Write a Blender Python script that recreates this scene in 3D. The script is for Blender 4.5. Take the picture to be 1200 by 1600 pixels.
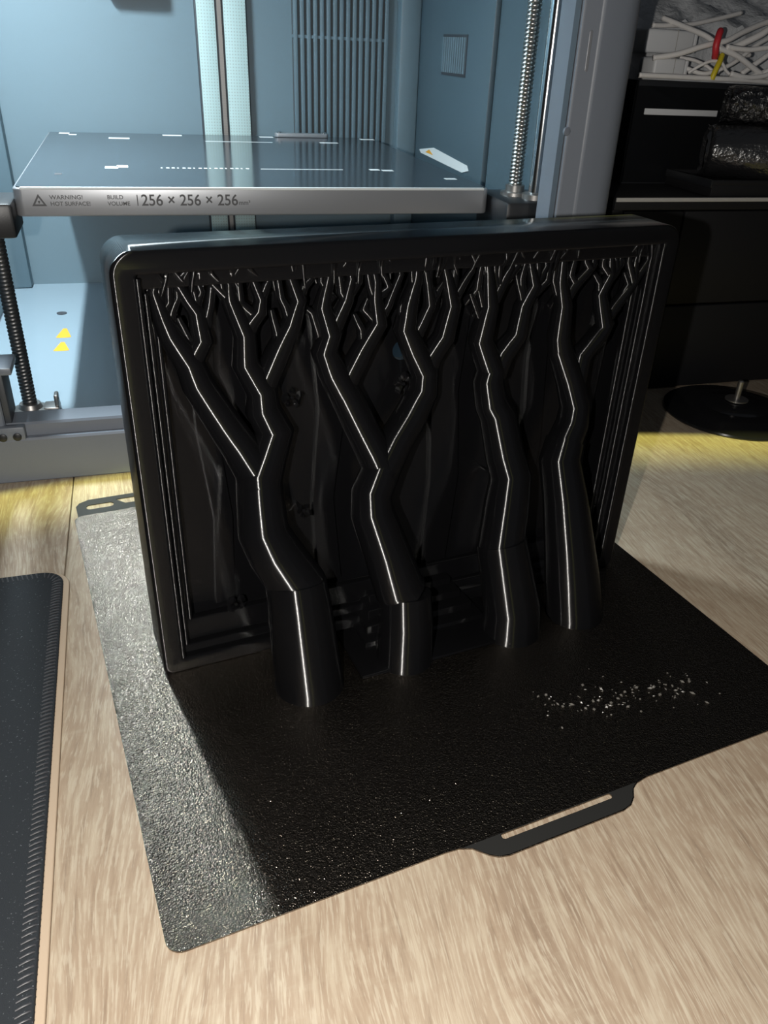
import bpy, bmesh, math, random
from mathutils import Vector, Matrix

# ------------------------------------------------------------------ scene reset
for o in list(bpy.data.objects):
    bpy.data.objects.remove(o, do_unlink=True)
SC = bpy.context.scene
COL = SC.collection
MM = 0.001

# ------------------------------------------------------------------ camera (millimetres -> metres)
CAM_R = ((0.907308, 0.179275, -0.380332), (-0.418003, 0.48236, -0.769807), (0.04545, 0.857432, 0.512587))
CAM_C = (-3.988, -140.475, 220.999)
F_PX, PX, PY = 1252.045, 629.261, 818.229
cam_data = bpy.data.cameras.new('camera')
cam_data.sensor_fit = 'AUTO'
cam_data.sensor_width = 36.0
cam_data.lens = F_PX / 1600.0 * 36.0
cam_data.shift_x = -(PX - 600.0) / 1600.0
cam_data.shift_y = (PY - 800.0) / 1600.0
cam_data.clip_start = 0.01
cam_data.clip_end = 20.0
cam = bpy.data.objects.new('camera', cam_data)
M = Matrix([list(CAM_R[0]) + [CAM_C[0] * MM], list(CAM_R[1]) + [CAM_C[1] * MM], list(CAM_R[2]) + [CAM_C[2] * MM], [0, 0, 0, 1]])
cam.matrix_world = M
COL.objects.link(cam)
SC.camera = cam

# ------------------------------------------------------------------ printer placement frame (local mm -> world mm)
PO = (-33.948, 308.904)
PA = math.radians(-7.79)
PU = (math.cos(PA), math.sin(PA))
PV = (-math.sin(PA), math.cos(PA))
def pw(x, y, z):
    return ((PO[0] + PU[0] * x + PV[0] * y) * MM, (PO[1] + PU[1] * x + PV[1] * y) * MM, z * MM)

# ------------------------------------------------------------------ world, lamps, exposure
world = bpy.data.worlds.new('room_ambient')
SC.world = world
world.use_nodes = True
world.node_tree.nodes['Background'].inputs[0].default_value = (0.80, 0.88, 1.0, 1)
world.node_tree.nodes['Background'].inputs[1].default_value = 0.06

def add_light(name, kind, loc, energy, color, target=None, **kw):
    d = bpy.data.lights.new(name, kind)
    d.energy = energy
    d.color = color
    for k, v in kw.items():
        setattr(d, k, v)
    o = bpy.data.objects.new(name, d)
    o.location = loc
    if target is not None:
        o.rotation_euler = (Vector(target) - Vector(loc)).to_track_quat('-Z', 'Y').to_euler()
    COL.objects.link(o)
    return o

# the phone's own flash, about three centimetres beside its lens
FL = [CAM_C[i] - CAM_R[i][0] * 30 - CAM_R[i][1] * 4 for i in range(3)]
add_light('phone_flash', 'POINT', [c * MM for c in FL], 5.0, (1.0, 0.96, 0.90), shadow_soft_size=0.002)

# chamber lamp of the printer: a strip high on its left side wall
add_light('chamber_lamp', 'AREA', pw(4, 150, 392), 3.5, (0.80, 0.94, 1.0), pw(-76, 150, 0), shape='RECTANGLE', size=0.09, size_y=0.012)

# unseen spot added for the yellow light strip on the desk before the printer
sp = add_light('yellow_strip_spot', 'SPOT', pw(230, -1000, 1500), 230.0, (0.93, 0.95, 0.28), pw(230, -700, 0), spot_size=math.radians(1), spot_blend=0.03, shadow_soft_size=0.004)

vs = SC.view_settings
vs.view_transform = 'Standard'
vs.look = 'None'
vs.exposure = 0.0
vs.gamma = 1.0
vs.use_curve_mapping = False

# beam profile of the added spot: faint inside, strong yellow towards its rim
SPOT_H, SPOT_R = 1500.0, 1010.0
sp.location = pw(200, 10 - SPOT_R, SPOT_H)
sp.rotation_euler = (0, 0, 0)
sp.data.spot_size = 2 * math.atan(SPOT_R / SPOT_H)
sp.data.spot_blend = 0.004
sp.data.use_nodes = True
nt = sp.data.node_tree
em = nt.nodes['Emission']
tc = nt.nodes.new('ShaderNodeTexCoord')
sx = nt.nodes.new('ShaderNodeSeparateXYZ')
nt.links.new(tc.outputs['Normal'], sx.inputs[0])
ab = nt.nodes.new('ShaderNodeMath'); ab.operation = 'ABSOLUTE'
nt.links.new(sx.outputs[2], ab.inputs[0])
ac = nt.nodes.new('ShaderNodeMath'); ac.operation = 'ARCCOSINE'
nt.links.new(ab.outputs[0], ac.inputs[0])
tn = nt.nodes.new('ShaderNodeMath'); tn.operation = 'TANGENT'
nt.links.new(ac.outputs[0], tn.inputs[0])
mr = nt.nodes.new('ShaderNodeMapRange')
mr.interpolation_type = 'SMOOTHSTEP'
mr.inputs['From Min'].default_value = (SPOT_R - 64) / SPOT_H
mr.inputs['From Max'].default_value = (SPOT_R - 5) / SPOT_H
mr.inputs['To Min'].default_value = 0.006
mr.inputs['To Max'].default_value = 1.0
nt.links.new(tn.outputs[0], mr.inputs['Value'])
nt.links.new(mr.outputs[0], em.inputs['Strength'])

# ------------------------------------------------------------------ material helpers
MAT = {}
def mat(name, color=(0.5, 0.5, 0.5), rough=0.5, metal=0.0, spec=0.5, **kw):
    m = bpy.data.materials.new(name)
    m.use_nodes = True
    b = m.node_tree.nodes['Principled BSDF']
    b.inputs['Base Color'].default_value = (*color, 1)
    b.inputs['Roughness'].default_value = rough
    b.inputs['Metallic'].default_value = metal
    b.inputs['Specular IOR Level'].default_value = spec
    for k, v in kw.items():
        b.inputs[k.replace('_', ' ')].default_value = v
    MAT[name] = m
    return m

class NT:
    """small helper to wire procedural nodes"""
    def __init__(self, m):
        self.t = m.node_tree
        self.bsdf = self.t.nodes['Principled BSDF']
    def n(self, kind, **kw):
        nd = self.t.nodes.new(kind)
        for k, v in kw.items():
            setattr(nd, k, v)
        return nd
    def l(self, a, b):
        self.t.links.new(a, b)
    def math(self, op, a, b=None, c=None):
        nd = self.n('ShaderNodeMath', operation=op)
        for i, v in enumerate((a, b, c)):
            if v is None: continue
            if isinstance(v, (int, float)): nd.inputs[i].default_value = v
            else: self.l(v, nd.inputs[i])
        return nd.outputs[0]
    def vmath(self, op, a, b=None, scale=None):
        nd = self.n('ShaderNodeVectorMath', operation=op)
        for i, v in enumerate((a, b)):
            if v is None: continue
            if isinstance(v, (tuple, list)): nd.inputs[i].default_value = v
            else: self.l(v, nd.inputs[i])
        if scale is not None:
            if isinstance(scale, (int, float)): nd.inputs['Scale'].default_value = scale
            else: self.l(scale, nd.inputs['Scale'])
        return nd.outputs['Value'] if op == 'DOT_PRODUCT' else nd.outputs[0]
    def ramp(self, fac, stops):
        r = self.n('ShaderNodeValToRGB')
        while len(r.color_ramp.elements) < len(stops):
            r.color_ramp.elements.new(0.5)
        for e, (p, c) in zip(r.color_ramp.elements, stops):
            e.position = p
            e.color = (*c, 1)
        self.l(fac, r.inputs[0])
        return r.outputs[0]
    def noise(self, vec, scale, detail=3, rough=0.5, dist=0.0):
        nd = self.n('ShaderNodeTexNoise')
        nd.inputs['Scale'].default_value = scale
        nd.inputs['Detail'].default_value = detail
        nd.inputs['Roughness'].default_value = rough
        nd.inputs['Distortion'].default_value = dist
        if vec is not None: self.l(vec, nd.inputs['Vector'])
        return nd.outputs[0]
    def mix(self, fac, a, b, blend='MIX'):
        nd = self.n('ShaderNodeMix', data_type='RGBA', blend_type=blend)
        for i, v in ((0, fac), (6, a), (7, b)):
            if isinstance(v, (int, float)): nd.inputs[i].default_value = v
            elif isinstance(v, tuple): nd.inputs[i].default_value = (*v, 1)
            else: self.l(v, nd.inputs[i])
        return nd.outputs[2]
    def bump(self, h, strength, dist):
        nd = self.n('ShaderNodeBump')
        nd.inputs['Strength'].default_value = strength
        nd.inputs['Distance'].default_value = dist
        self.l(h, nd.inputs['Height'])
        self.l(nd.outputs[0], self.bsdf.inputs['Normal'])
        return nd
    def pos(self):
        return self.n('ShaderNodeNewGeometry').outputs['Position']
    def obj(self):
        return self.n('ShaderNodeTexCoord').outputs['Object']
    def mapping(self, vec, scale=(1, 1, 1), rot=(0, 0, 0), loc=(0, 0, 0)):
        nd = self.n('ShaderNodeMapping')
        nd.inputs['Scale'].default_value = scale
        nd.inputs['Rotation'].default_value = rot
        nd.inputs['Location'].default_value = loc
        self.l(vec, nd.inputs['Vector'])
        return nd.outputs[0]

# black filament, printed upright: every 0.2 mm layer is a rounded bead
def filament(name, color, rough, layer, tilt, wob):
    m = mat(name, color, rough, spec=0.45)
    w = NT(m)
    g = w.n('ShaderNodeNewGeometry')
    P, N = g.outputs['Position'], g.outputs['Normal']
    s = w.n('ShaderNodeSeparateXYZ'); w.l(P, s.inputs[0])
    nz = w.noise(P, 900.0, 1)
    ph = w.math('ADD', w.math('DIVIDE', s.outputs[2], layer), w.math('MULTIPLY', nz, 0.5))
    fr = w.math('FRACT', ph)
    th = w.math('SUBTRACT', w.math('MULTIPLY', fr, 2 * tilt), math.radians(9))   # beads sag: they show more of their upper half
    dn = w.vmath('DOT_PRODUCT', N, (0, 0, 1))
    T = w.vmath('SUBTRACT', (0, 0, 1), w.vmath('SCALE', N, scale=dn))
    nn = w.n('ShaderNodeTexNoise'); nn.inputs['Scale'].default_value = 420.0; nn.inputs['Detail'].default_value = 2.0
    w.l(P, nn.inputs['Vector'])
    J = w.vmath('SCALE', w.vmath('SUBTRACT', nn.outputs['Color'], (0.5, 0.5, 0.5)), scale=wob)
    A = w.vmath('SCALE', N, scale=w.math('COSINE', th))
    B = w.vmath('SCALE', T, scale=w.math('SINE', th))
    R = w.vmath('NORMALIZE', w.vmath('ADD', w.vmath('ADD', A, B), J))
    w.l(R, w.bsdf.inputs['Normal'])
    # the beads scatter light up and down but hardly sideways
    w.bsdf.inputs['Anisotropic'].default_value = 1.0
    w.l(w.vmath('NORMALIZE', w.vmath('ADD', T, (0.0001, 0.0, 0.0))), w.bsdf.inputs['Tangent'])
    return m
filament('black_filament', (0.003, 0.003, 0.0034), 0.215, 0.0002, math.radians(29), 0.008)

# oak worktop, grain along the depth of the desk
def oak(name, offs):
    m = mat(name, (0.5, 0.4, 0.3), 0.42, spec=0.4)
    w = NT(m)
    v = w.mapping(w.pos(), rot=(0, 0, -PA), loc=(offs, offs * 0.7, 0))
    warp = w.noise(w.mapping(v, (9, 3, 1)), 1.0, 3, 0.5)
    vv = w.vmath('ADD', v, w.vmath('SCALE', w.vmath('MULTIPLY', w.n('ShaderNodeCombineXYZ').outputs[0], (1, 1, 1)), scale=1.0))
    cx = w.n('ShaderNodeCombineXYZ'); w.l(w.math('MULTIPLY', w.math('SUBTRACT', warp, 0.5), 0.055), cx.inputs[0])
    vv = w.vmath('ADD', v, cx.outputs[0])
    broad = w.noise(w.mapping(vv, (22, 1.6, 1)), 1.0, 4, 0.55)
    mid = w.noise(w.mapping(vv, (480, 36, 1)), 1.0, 4, 0.6)
    fine = w.noise(w.mapping(vv, (1300, 90, 1)), 1.0, 3, 0.6)
    cross = w.noise(w.mapping(vv, (45, 170, 1), rot=(0, 0, 0.25)), 1.0, 4, 0.65)
    c = w.ramp(broad, [(0.30, (0.248, 0.186, 0.133)), (0.48, (0.329, 0.248, 0.176)), (0.62, (0.360, 0.282, 0.204)), (0.8, (0.298, 0.229, 0.164))])
    c = w.mix(w.ramp(mid, [(0.48, (0, 0, 0)), (0.66, (0.7, 0.7, 0.7))]), c, (0.471, 0.400, 0.302))
    c = w.mix(w.ramp(mid, [(0.30, (0.65, 0.65, 0.65)), (0.45, (0, 0, 0))]), c, (0.211, 0.152, 0.105))
    c = w.mix(w.ramp(fine, [(0.52, (0, 0, 0)), (0.60, (0.6, 0.6, 0.6))]), c, (0.484, 0.420, 0.325))
    c = w.mix(w.ramp(cross, [(0.54, (0, 0, 0)), (0.72, (0.28, 0.28, 0.28))]), c, (0.459, 0.397, 0.298))
    w.l(c, w.bsdf.inputs['Base Color'])
    h = w.math('ADD', w.math('MULTIPLY', mid, 0.6), w.math('MULTIPLY', fine, 0.4))
    w.bump(h, 0.35, 0.0006)
    return m
oak('oak_left', 0.31)
oak('oak_right', 0.0)

# powder-coated build plate
m = mat('textured_sheet', (0.235, 0.20, 0.165), 0.235, metal=1.0, spec=0.5)
w = NT(m)
P = w.pos()
n1 = w.noise(P, 1900, 1, 0.6)
n2 = w.noise(P, 950, 1, 0.5)
w.bump(w.math('ADD', w.math('MULTIPLY', n1, 0.55), w.math('MULTIPLY', n2, 0.6)), 1.0, 0.00046)
mat('bare_steel_sheet', (0.06, 0.06, 0.058), 0.35, metal=0.6)
mat('plastic_fleck', (0.15, 0.14, 0.125), 0.3, spec=0.8)

# desk pad
m = mat('pad_cloth', (0.012, 0.014, 0.018), 0.75, spec=0.3)
w = NT(m)
w.bump(w.noise(w.pos(), 2500, 2), 0.4, 0.0003)
wsp = w.noise(w.pos(), 1400, 1)
w.l(w.ramp(wsp, [(0.70, (0.018, 0.021, 0.025)), (0.78, (0.13, 0.14, 0.15))]), w.bsdf.inputs['Base Color'])
mat('pad_thread', (0.045, 0.045, 0.05), 0.45, spec=0.6)
mat('pad_edge_lit', (0.46, 0.35, 0.25), 0.7)  # thread and reflected light of the pad's edge put into one beige

# printer plastics and metals
def plastic(name, color, rough, bump=0.15):
    m = mat(name, color, rough)
    w = NT(m)
    w.bump(w.noise(w.pos(), 1800, 2), bump, 0.0002)
    return m
plastic('grey_shell', (0.15, 0.168, 0.198), 0.42)
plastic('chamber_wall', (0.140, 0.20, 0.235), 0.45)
plastic('chamber_wall_shaded', (0.08, 0.12, 0.145), 0.4)  # darker copy of the chamber wall: right side's shade put into the colour
plastic('chamber_floor', (0.24, 0.31, 0.36), 0.45)
plastic('dark_panel', (0.045, 0.05, 0.058), 0.5)
plastic('grille_shade', (0.075, 0.09, 0.10), 0.5)
plastic('black_plastic', (0.012, 0.013, 0.015), 0.4)
mat('bed_top', (0.035, 0.045, 0.055), 0.14, spec=0.6)
mat('bed_trim', (0.32, 0.33, 0.35), 0.35, metal=0.5)
mat('print_grey', (0.06, 0.06, 0.065), 0.5)
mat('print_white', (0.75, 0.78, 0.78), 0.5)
mat('print_orange', (0.85, 0.40, 0.03), 0.5)
mat('chrome', (0.75, 0.78, 0.80), 0.14, metal=1.0)
mat('screw_steel', (0.42, 0.42, 0.40), 0.28, metal=1.0)
mat('screw_steel_shaded', (0.12, 0.12, 0.12), 0.38, metal=0.9)  # darker copy of the screw steel, for the unlit lower left screw
mat('dull_steel', (0.30, 0.29, 0.28), 0.4, metal=0.9)
m = mat('perforated_strip', (0.66, 0.72, 0.70), 0.45)
w = NT(m)
v = w.mapping(w.obj(), (420, 420, 420))
vo = w.n('ShaderNodeTexVoronoi'); vo.inputs['Scale'].default_value = 1.0; vo.inputs['Randomness'].default_value = 0.0
w.l(v, vo.inputs['Vector'])
w.l(w.ramp(vo.outputs[0], [(0.22, (0.34, 0.40, 0.37)), (0.34, (0.47, 0.60, 0.59))]), w.bsdf.inputs['Base Color'])
mat('lamp_lens', (0.9, 0.95, 1.0), 0.4)
MAT['lamp_lens'].node_tree.nodes['Principled BSDF'].inputs['Emission Color'].default_value = (0.75, 0.95, 1, 1)
MAT['lamp_lens'].node_tree.nodes['Principled BSDF'].inputs['Emission Strength'].default_value = 4.0

# background things
mat('black_lacquer', (0.008, 0.008, 0.009), 0.55, spec=0.25)
mat('gloss_black', (0.008, 0.008, 0.009), 0.16)
mat('light_edge', (0.36, 0.35, 0.33), 0.5)
mat('white_plastic', (0.62, 0.63, 0.64), 0.45)
mat('cable_white', (0.70, 0.68, 0.66), 0.5)
mat('red_rubber', (0.55, 0.03, 0.04), 0.45)
mat('yellow_rubber', (0.62, 0.50, 0.02), 0.45)
m = mat('grey_film', (0.55, 0.56, 0.57), 0.3)
w = NT(m)
w.bump(w.noise(w.pos(), 60, 4, 0.6), 0.8, 0.004)
m = mat('crinkled_black_film', (0.012, 0.012, 0.013), 0.2, spec=0.7)
w = NT(m)
vo = w.n('ShaderNodeTexVoronoi'); vo.inputs['Scale'].default_value = 230.0
w.l(w.pos(), vo.inputs['Vector'])
w.bump(w.math('ADD', vo.outputs[0], w.noise(w.pos(), 400, 3)), 0.9, 0.0022)
m = mat('smooth_black_film', (0.014, 0.014, 0.015), 0.24, spec=0.9)
w = NT(m)
w.bump(w.noise(w.mapping(w.pos(), (60, 400, 400)), 1.0, 3), 0.5, 0.0016)
mat('dark_wall', (0.05, 0.05, 0.055), 0.8)

# ------------------------------------------------------------------ object helpers
def tag(o, label=None, cat=None, group=None, kind=None):
    if label: o['label'] = label
    if cat: o['category'] = cat
    if group: o['group'] = group
    if kind: o['kind'] = kind
    return o

def thing(name, label, cat, loc=(0, 0, 0), rotz=0.0, group=None):
    o = bpy.data.objects.new(name, None)
    o.empty_display_size = 0.02
    o.location = loc
    o.rotation_euler = (0, 0, rotz)
    COL.objects.link(o)
    return tag(o, label, cat, group)

def link(name, me, material, parent=None):
    o = bpy.data.objects.new(name, me)
    if material is not None and len(me.materials) == 0:
        me.materials.append(MAT[material])
    COL.objects.link(o)
    if parent is not None:
        o.parent = parent
    return o

def share(o, loc=None, rot=None, parent=None):
    """another object on the same mesh"""
    c = o.copy()
    COL.objects.link(c)
    if loc is not None: c.location = loc
    if rot is not None: c.rotation_euler = rot
    c.parent = parent if parent is not None else o.parent
    return c

def finish(bm, name, material, parent=None, smooth=False, angle=None):
    bmesh.ops.recalc_face_normals(bm, faces=bm.faces[:])
    me = bpy.data.meshes.new(name)
    if smooth or angle:
        for f in bm.faces: f.smooth = True
    if angle:
        for e in bm.edges:
            if len(e.link_faces) == 2 and e.calc_face_angle(0) > math.radians(angle):
                e.smooth = False
    bm.to_mesh(me)
    bm.free()
    return link(name, me, material, parent)

def add_box(bm, x0, x1, y0, y1, z0, z1, bevel=0.0, seg=2):
    r = bmesh.ops.create_cube(bm, size=1.0)
    vs_ = r['verts']
    for v_ in vs_:
        v_.co = Vector(((x0 + x1) / 2 + v_.co.x * (x1 - x0), (y0 + y1) / 2 + v_.co.y * (y1 - y0), (z0 + z1) / 2 + v_.co.z * (z1 - z0))) * MM
    if bevel:
        es = list({e for v_ in vs_ for e in v_.link_edges})
        bmesh.ops.bevel(bm, geom=es, offset=bevel * MM, segments=seg, affect='EDGES', profile=0.5)

def box(name, dims, material, parent=None, bevel=0.0, seg=2):
    bm = bmesh.new()
    add_box(bm, *dims, bevel=bevel, seg=seg)
    return finish(bm, name, material, parent, angle=30 if bevel else None)

def add_tube(bm, pts, radii, seg=10, cap=True):
    """tapered tube along points (mm)"""
    P = [Vector(p) for p in pts]
    n = len(P)
    rings = []
    prev = None
    for i in range(n):
        t = (P[min(i + 1, n - 1)] - P[max(i - 1, 0)]).normalized()
        if prev is None:
            ref = Vector((0, 1, 0)) if abs(t.y) < 0.9 else Vector((1, 0, 0))
            a = t.cross(ref).normalized()
        else:
            a = (prev - t * prev.dot(t)).normalized()
        b = t.cross(a)
        prev = a
        rings.append([bm.verts.new((P[i] + (a * math.cos(2 * math.pi * k / seg) + b * math.sin(2 * math.pi * k / seg)) * radii[i]) * MM) for k in range(seg)])
    for i in range(n - 1):
        for k in range(seg):
            bm.faces.new((rings[i][k], rings[i][(k + 1) % seg], rings[i + 1][(k + 1) % seg], rings[i + 1][k]))
    if cap:
        bm.faces.new(rings[0][::-1])
        bm.faces.new(rings[-1])

def tube(name, pts, radii, material, parent=None, seg=10):
    bm = bmesh.new()
    if isinstance(radii, (int, float)): radii = [radii] * len(pts)
    add_tube(bm, pts, radii, seg)
    return finish(bm, name, material, parent, angle=50)

def smooth_path(pts, sub=6):
    """Catmull-Rom through points"""
    P = [Vector(p) for p in pts]
    out = []
    for i in range(len(P) - 1):
        p0, p1, p2, p3 = P[max(i - 1, 0)], P[i], P[i + 1], P[min(i + 2, len(P) - 1)]
        for k in range(sub):
            t = k / sub
            out.append(0.5 * ((2 * p1) + (p2 - p0) * t + (2 * p0 - 5 * p1 + 4 * p2 - p3) * t * t + (3 * p1 - p0 - 3 * p2 + p3) * t ** 3))
    out.append(P[-1])
    return out

def lathe(name, prof, material, parent=None, seg=48, center=(0, 0), z0=0.0):
    bm = bmesh.new()
    rings = []
    for r, z in prof:
        if r <= 1e-6:
            rings.append([bm.verts.new(Vector((center[0], center[1], z0 + z)) * MM)])
        else:
            rings.append([bm.verts.new(Vector((center[0] + r * math.cos(2 * math.pi * k / seg), center[1] + r * math.sin(2 * math.pi * k / seg), z0 + z)) * MM) for k in range(seg)])
    for A, B in zip(rings[:-1], rings[1:]):
        for k in range(seg):
            a0, a1 = A[k % len(A)], A[(k + 1) % len(A)]
            b0, b1 = B[k % len(B)], B[(k + 1) % len(B)]
            vsn = []
            for q in (a0, a1, b1, b0):
                if q not in vsn: vsn.append(q)
            if len(vsn) >= 3:
                bm.faces.new(vsn)
    for rg, flip in ((rings[0], True), (rings[-1], False)):
        if len(rg) > 2:
            bm.faces.new(rg[::-1] if flip else rg)
    return finish(bm, name, material, parent, angle=30)

def rrect(x0, x1, y0, y1, r, seg=6):
    """rounded rectangle outline; r may be 4 radii (bl, br, tr, tl)"""
    if isinstance(r, (int, float)): r = (r,) * 4
    out = []
    for (cx, cy, a0, rr) in ((x0 + r[0], y0 + r[0], 180, r[0]), (x1 - r[1], y0 + r[1], 270, r[1]), (x1 - r[2], y1 - r[2], 0, r[2]), (x0 + r[3], y1 - r[3], 90, r[3])):
        if rr <= 0:
            out.append((cx, cy)); continue
        for k in range(seg + 1):
            a = math.radians(a0 + 90.0 * k / seg)
            out.append((cx + rr * math.cos(a), cy + rr * math.sin(a)))
    return out

def circle(cx, cy, r, seg=24):
    return [(cx + r * math.cos(2 * math.pi * k / seg), cy + r * math.sin(2 * math.pi * k / seg)) for k in range(seg)]

def plate_mesh(name, loops, t0, t1, plane='XY', bevel=0.0, bres=2):
    """flat outline with holes, filled and extruded from t0 to t1 (mm) along the plane's normal"""
    cu = bpy.data.curves.new(name, 'CURVE')
    cu.dimensions = '2D'
    cu.fill_mode = 'BOTH'
    cu.extrude = (t1 - t0) / 2 - bevel
    cu.bevel_depth = bevel
    cu.bevel_resolution = bres
    cu.offset = -bevel
    for lp in loops:
        s = cu.splines.new('POLY')
        s.points.add(len(lp) - 1)
        for p_, (x, y) in zip(s.points, lp):
            p_.co = (x, y, 0, 1)
        s.use_cyclic_u = True
    tmp = bpy.data.objects.new(name, cu)
    COL.objects.link(tmp)
    dg = bpy.context.evaluated_depsgraph_get()
    me = bpy.data.meshes.new_from_object(tmp.evaluated_get(dg))
    bpy.data.objects.remove(tmp, do_unlink=True)
    bpy.data.curves.remove(cu)
    mid = (t0 + t1) / 2
    for v_ in me.vertices:
        x, y, z = v_.co
        if plane == 'XY': v_.co = (x * MM, y * MM, (z + mid) * MM)
        else: v_.co = (x * MM, (mid - z) * MM, y * MM)       # XZ: outline in x,z ; thickness along y
    bm = bmesh.new()
    bm.from_mesh(me)
    bmesh.ops.remove_doubles(bm, verts=bm.verts[:], dist=1e-7)
    bmesh.ops.recalc_face_normals(bm, faces=bm.faces[:])
    for f in bm.faces: f.smooth = True
    for e in bm.edges:
        if len(e.link_faces) == 2 and e.calc_face_angle(0) > math.radians(31):
            e.smooth = False
    bm.to_mesh(me)
    bm.free()
    me.materials.clear()
    me.name = name
    return me

def plate(name, loops, t0, t1, material, parent=None, plane='XY', bevel=0.0, bres=2):
    return link(name, plate_mesh(name, loops, t0, t1, plane, bevel, bres), material, parent)

def extrude_profile(name, prof, x0, x1, material, parent=None, axis='X'):
    """closed profile; axis X: profile (y,z) swept in x; axis Z: profile (x,y) swept in z"""
    bm = bmesh.new()
    A, B = [], []
    for (p_, q_) in prof:
        if axis == 'X':
            A.append(bm.verts.new(Vector((x0, p_, q_)) * MM)); B.append(bm.verts.new(Vector((x1, p_, q_)) * MM))
        else:
            A.append(bm.verts.new(Vector((p_, q_, x0)) * MM)); B.append(bm.verts.new(Vector((p_, q_, x1)) * MM))
    n = len(prof)
    for k in range(n):
        bm.faces.new((A[k], A[(k + 1) % n], B[(k + 1) % n], B[k]))
    bm.faces.new(A[::-1]); bm.faces.new(B)
    return finish(bm, name, material, parent, angle=28)

def text(name, body, size, loc, rot, material, parent=None, align='LEFT', depth=0.05, sx_=1.0):
    cu = bpy.data.curves.new(name, 'FONT')
    cu.body = body
    cu.size = size * MM
    cu.align_x = align
    cu.extrude = depth * MM
    cu.offset = 0.012 * size * MM
    tmp = bpy.data.objects.new(name, cu)
    COL.objects.link(tmp)
    dg = bpy.context.evaluated_depsgraph_get()
    me = bpy.data.meshes.new_from_object(tmp.evaluated_get(dg))
    bpy.data.objects.remove(tmp, do_unlink=True)
    me.materials.clear()
    for v_ in me.vertices: v_.co.x *= sx_
    o = link(name, me, material, parent)
    o.location = [c * MM for c in loc]
    o.rotation_euler = rot
    return o

# ------------------------------------------------------------------ setting: desk, wall
desk = thing('desk', 'light oak desk top with visible grain and one long seam', 'desk')
# the seam runs along the printer's depth direction through (4, 302)
c_, s_ = PU[0], PU[1]
def desk_board(u0, u1, v0, v1, material):
    bm = bmesh.new()
    add_box(bm, u0, u1, v0, v1, -25, 0, bevel=0.5, seg=2)
    for v_ in bm.verts:
        x, y, z = v_.co
        v_.co = ((PO[0] * MM + PU[0] * x + PV[0] * y), (PO[1] * MM + PU[1] * x + PV[1] * y), z)
    return finish(bm, 'board', material, desk, angle=30)
SEAM = 38.6
desk_board(-420, SEAM - 0.25, -620, 480, 'oak_left')
desk_board(SEAM + 0.25, 900, -620, 480, 'oak_right')
bm = bmesh.new()
add_box(bm, -1400, 1900, 500, 520, -770, 1700)
for v_ in bm.verts:
    x, y, z = v_.co
    v_.co = ((PO[0] * MM + PU[0] * x + PV[0] * y), (PO[1] * MM + PU[1] * x + PV[1] * y), z)
tag(finish(bm, 'wall_back', 'dark_wall'), kind='structure')
def room_slab(name, u0, u1, v0, v1, z0, z1):
    bm = bmesh.new()
    add_box(bm, u0, u1, v0, v1, z0, z1)
    for v_ in bm.verts:
        x, y, z = v_.co
        v_.co = ((PO[0] * MM + PU[0] * x + PV[0] * y), (PO[1] * MM + PU[1] * x + PV[1] * y), z)
    return tag(finish(bm, name, 'dark_wall'), kind='structure')
room_slab('floor', -1400, 1900, -2200, 500, -770, -745)
room_slab('wall_left', -1420, -1400, -2200, 500, -770, 1700)
room_slab('wall_right', 1900, 1920, -2200, 500, -770, 1700)
for lu, lv in ((-390, -590), (870, -590), (-390, 450), (870, 450)):
    bm = bmesh.new()
    add_box(bm, lu - 25, lu + 25, lv - 25, lv + 25, -745, -25, bevel=2)
    for v_ in bm.verts:
        x, y, z = v_.co
        v_.co = ((PO[0] * MM + PU[0] * x + PV[0] * y), (PO[1] * MM + PU[1] * x + PV[1] * y), z)
    finish(bm, 'leg', 'black_lacquer', desk, angle=30)

# ------------------------------------------------------------------ build plate lying on the desk
PT = 0.6
S = 257.0
plate_root = thing('build_plate', 'dark textured flexible build plate with slotted handle tab under the print', 'build plate')
def arc(cx, cy, r, a0, a1, n=6):
    return [(cx + r * math.cos(math.radians(a0 + (a1 - a0) * k / n)), cy + r * math.sin(math.radians(a0 + (a1 - a0) * k / n))) for k in range(n + 1)]
outl = arc(5, 5, 5, 180, 270)
outl += [(87, 0), (91.5, -0.4), (95.5, -2.0), (99.4, -6.2), (102, -8.0), (105.5, -8.8), (151, -8.8), (154.8, -7.9), (157.5, -5.8), (160, -2.6), (163, -0.9), (168, 0)]     # handle tab
outl += arc(S - 5, 5, 5, 270, 360) + arc(S - 5, S - 5, 5, 0, 90) + arc(5, S - 5, 5, 90, 180)
slot = rrect(106.5, 150.8, -3.0, -0.9, 1.0, 6)
rslots = []
plate('sheet', [outl, slot] + rslots, 0, PT, 'textured_sheet', plate_root)
plate('handle_tab', [[(92.5, -0.6), (95.7, -1.9), (99.6, -6.0), (102.2, -7.7), (105.6, -8.4), (151, -8.4), (154.5, -7.6), (157.1, -5.6), (159.7, -2.4), (162.6, -0.6)], rrect(106.4, 150.9, -3.1, -0.8, 1.0, 6)], PT, PT + 0.02, 'bare_steel_sheet', plate_root)
# thin loop of the rear edge with two openings, at its left end
rear = [(2, S - 3), (2, S + 10.5), (4, S + 14), (9, S + 16.5), (130, S + 16.5), (130, S - 3)]
holes = [rrect(7, 21, S + 5.5, S + 10.5, 2.2), [(22.5, S + 12.5), (27, S + 6.5), (124, S + 6.5), (124, S + 12.5)]]
plate('rear_loop', [rear] + holes, 0.05, PT - 0.05, 'bare_steel_sheet', plate_root)

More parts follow.
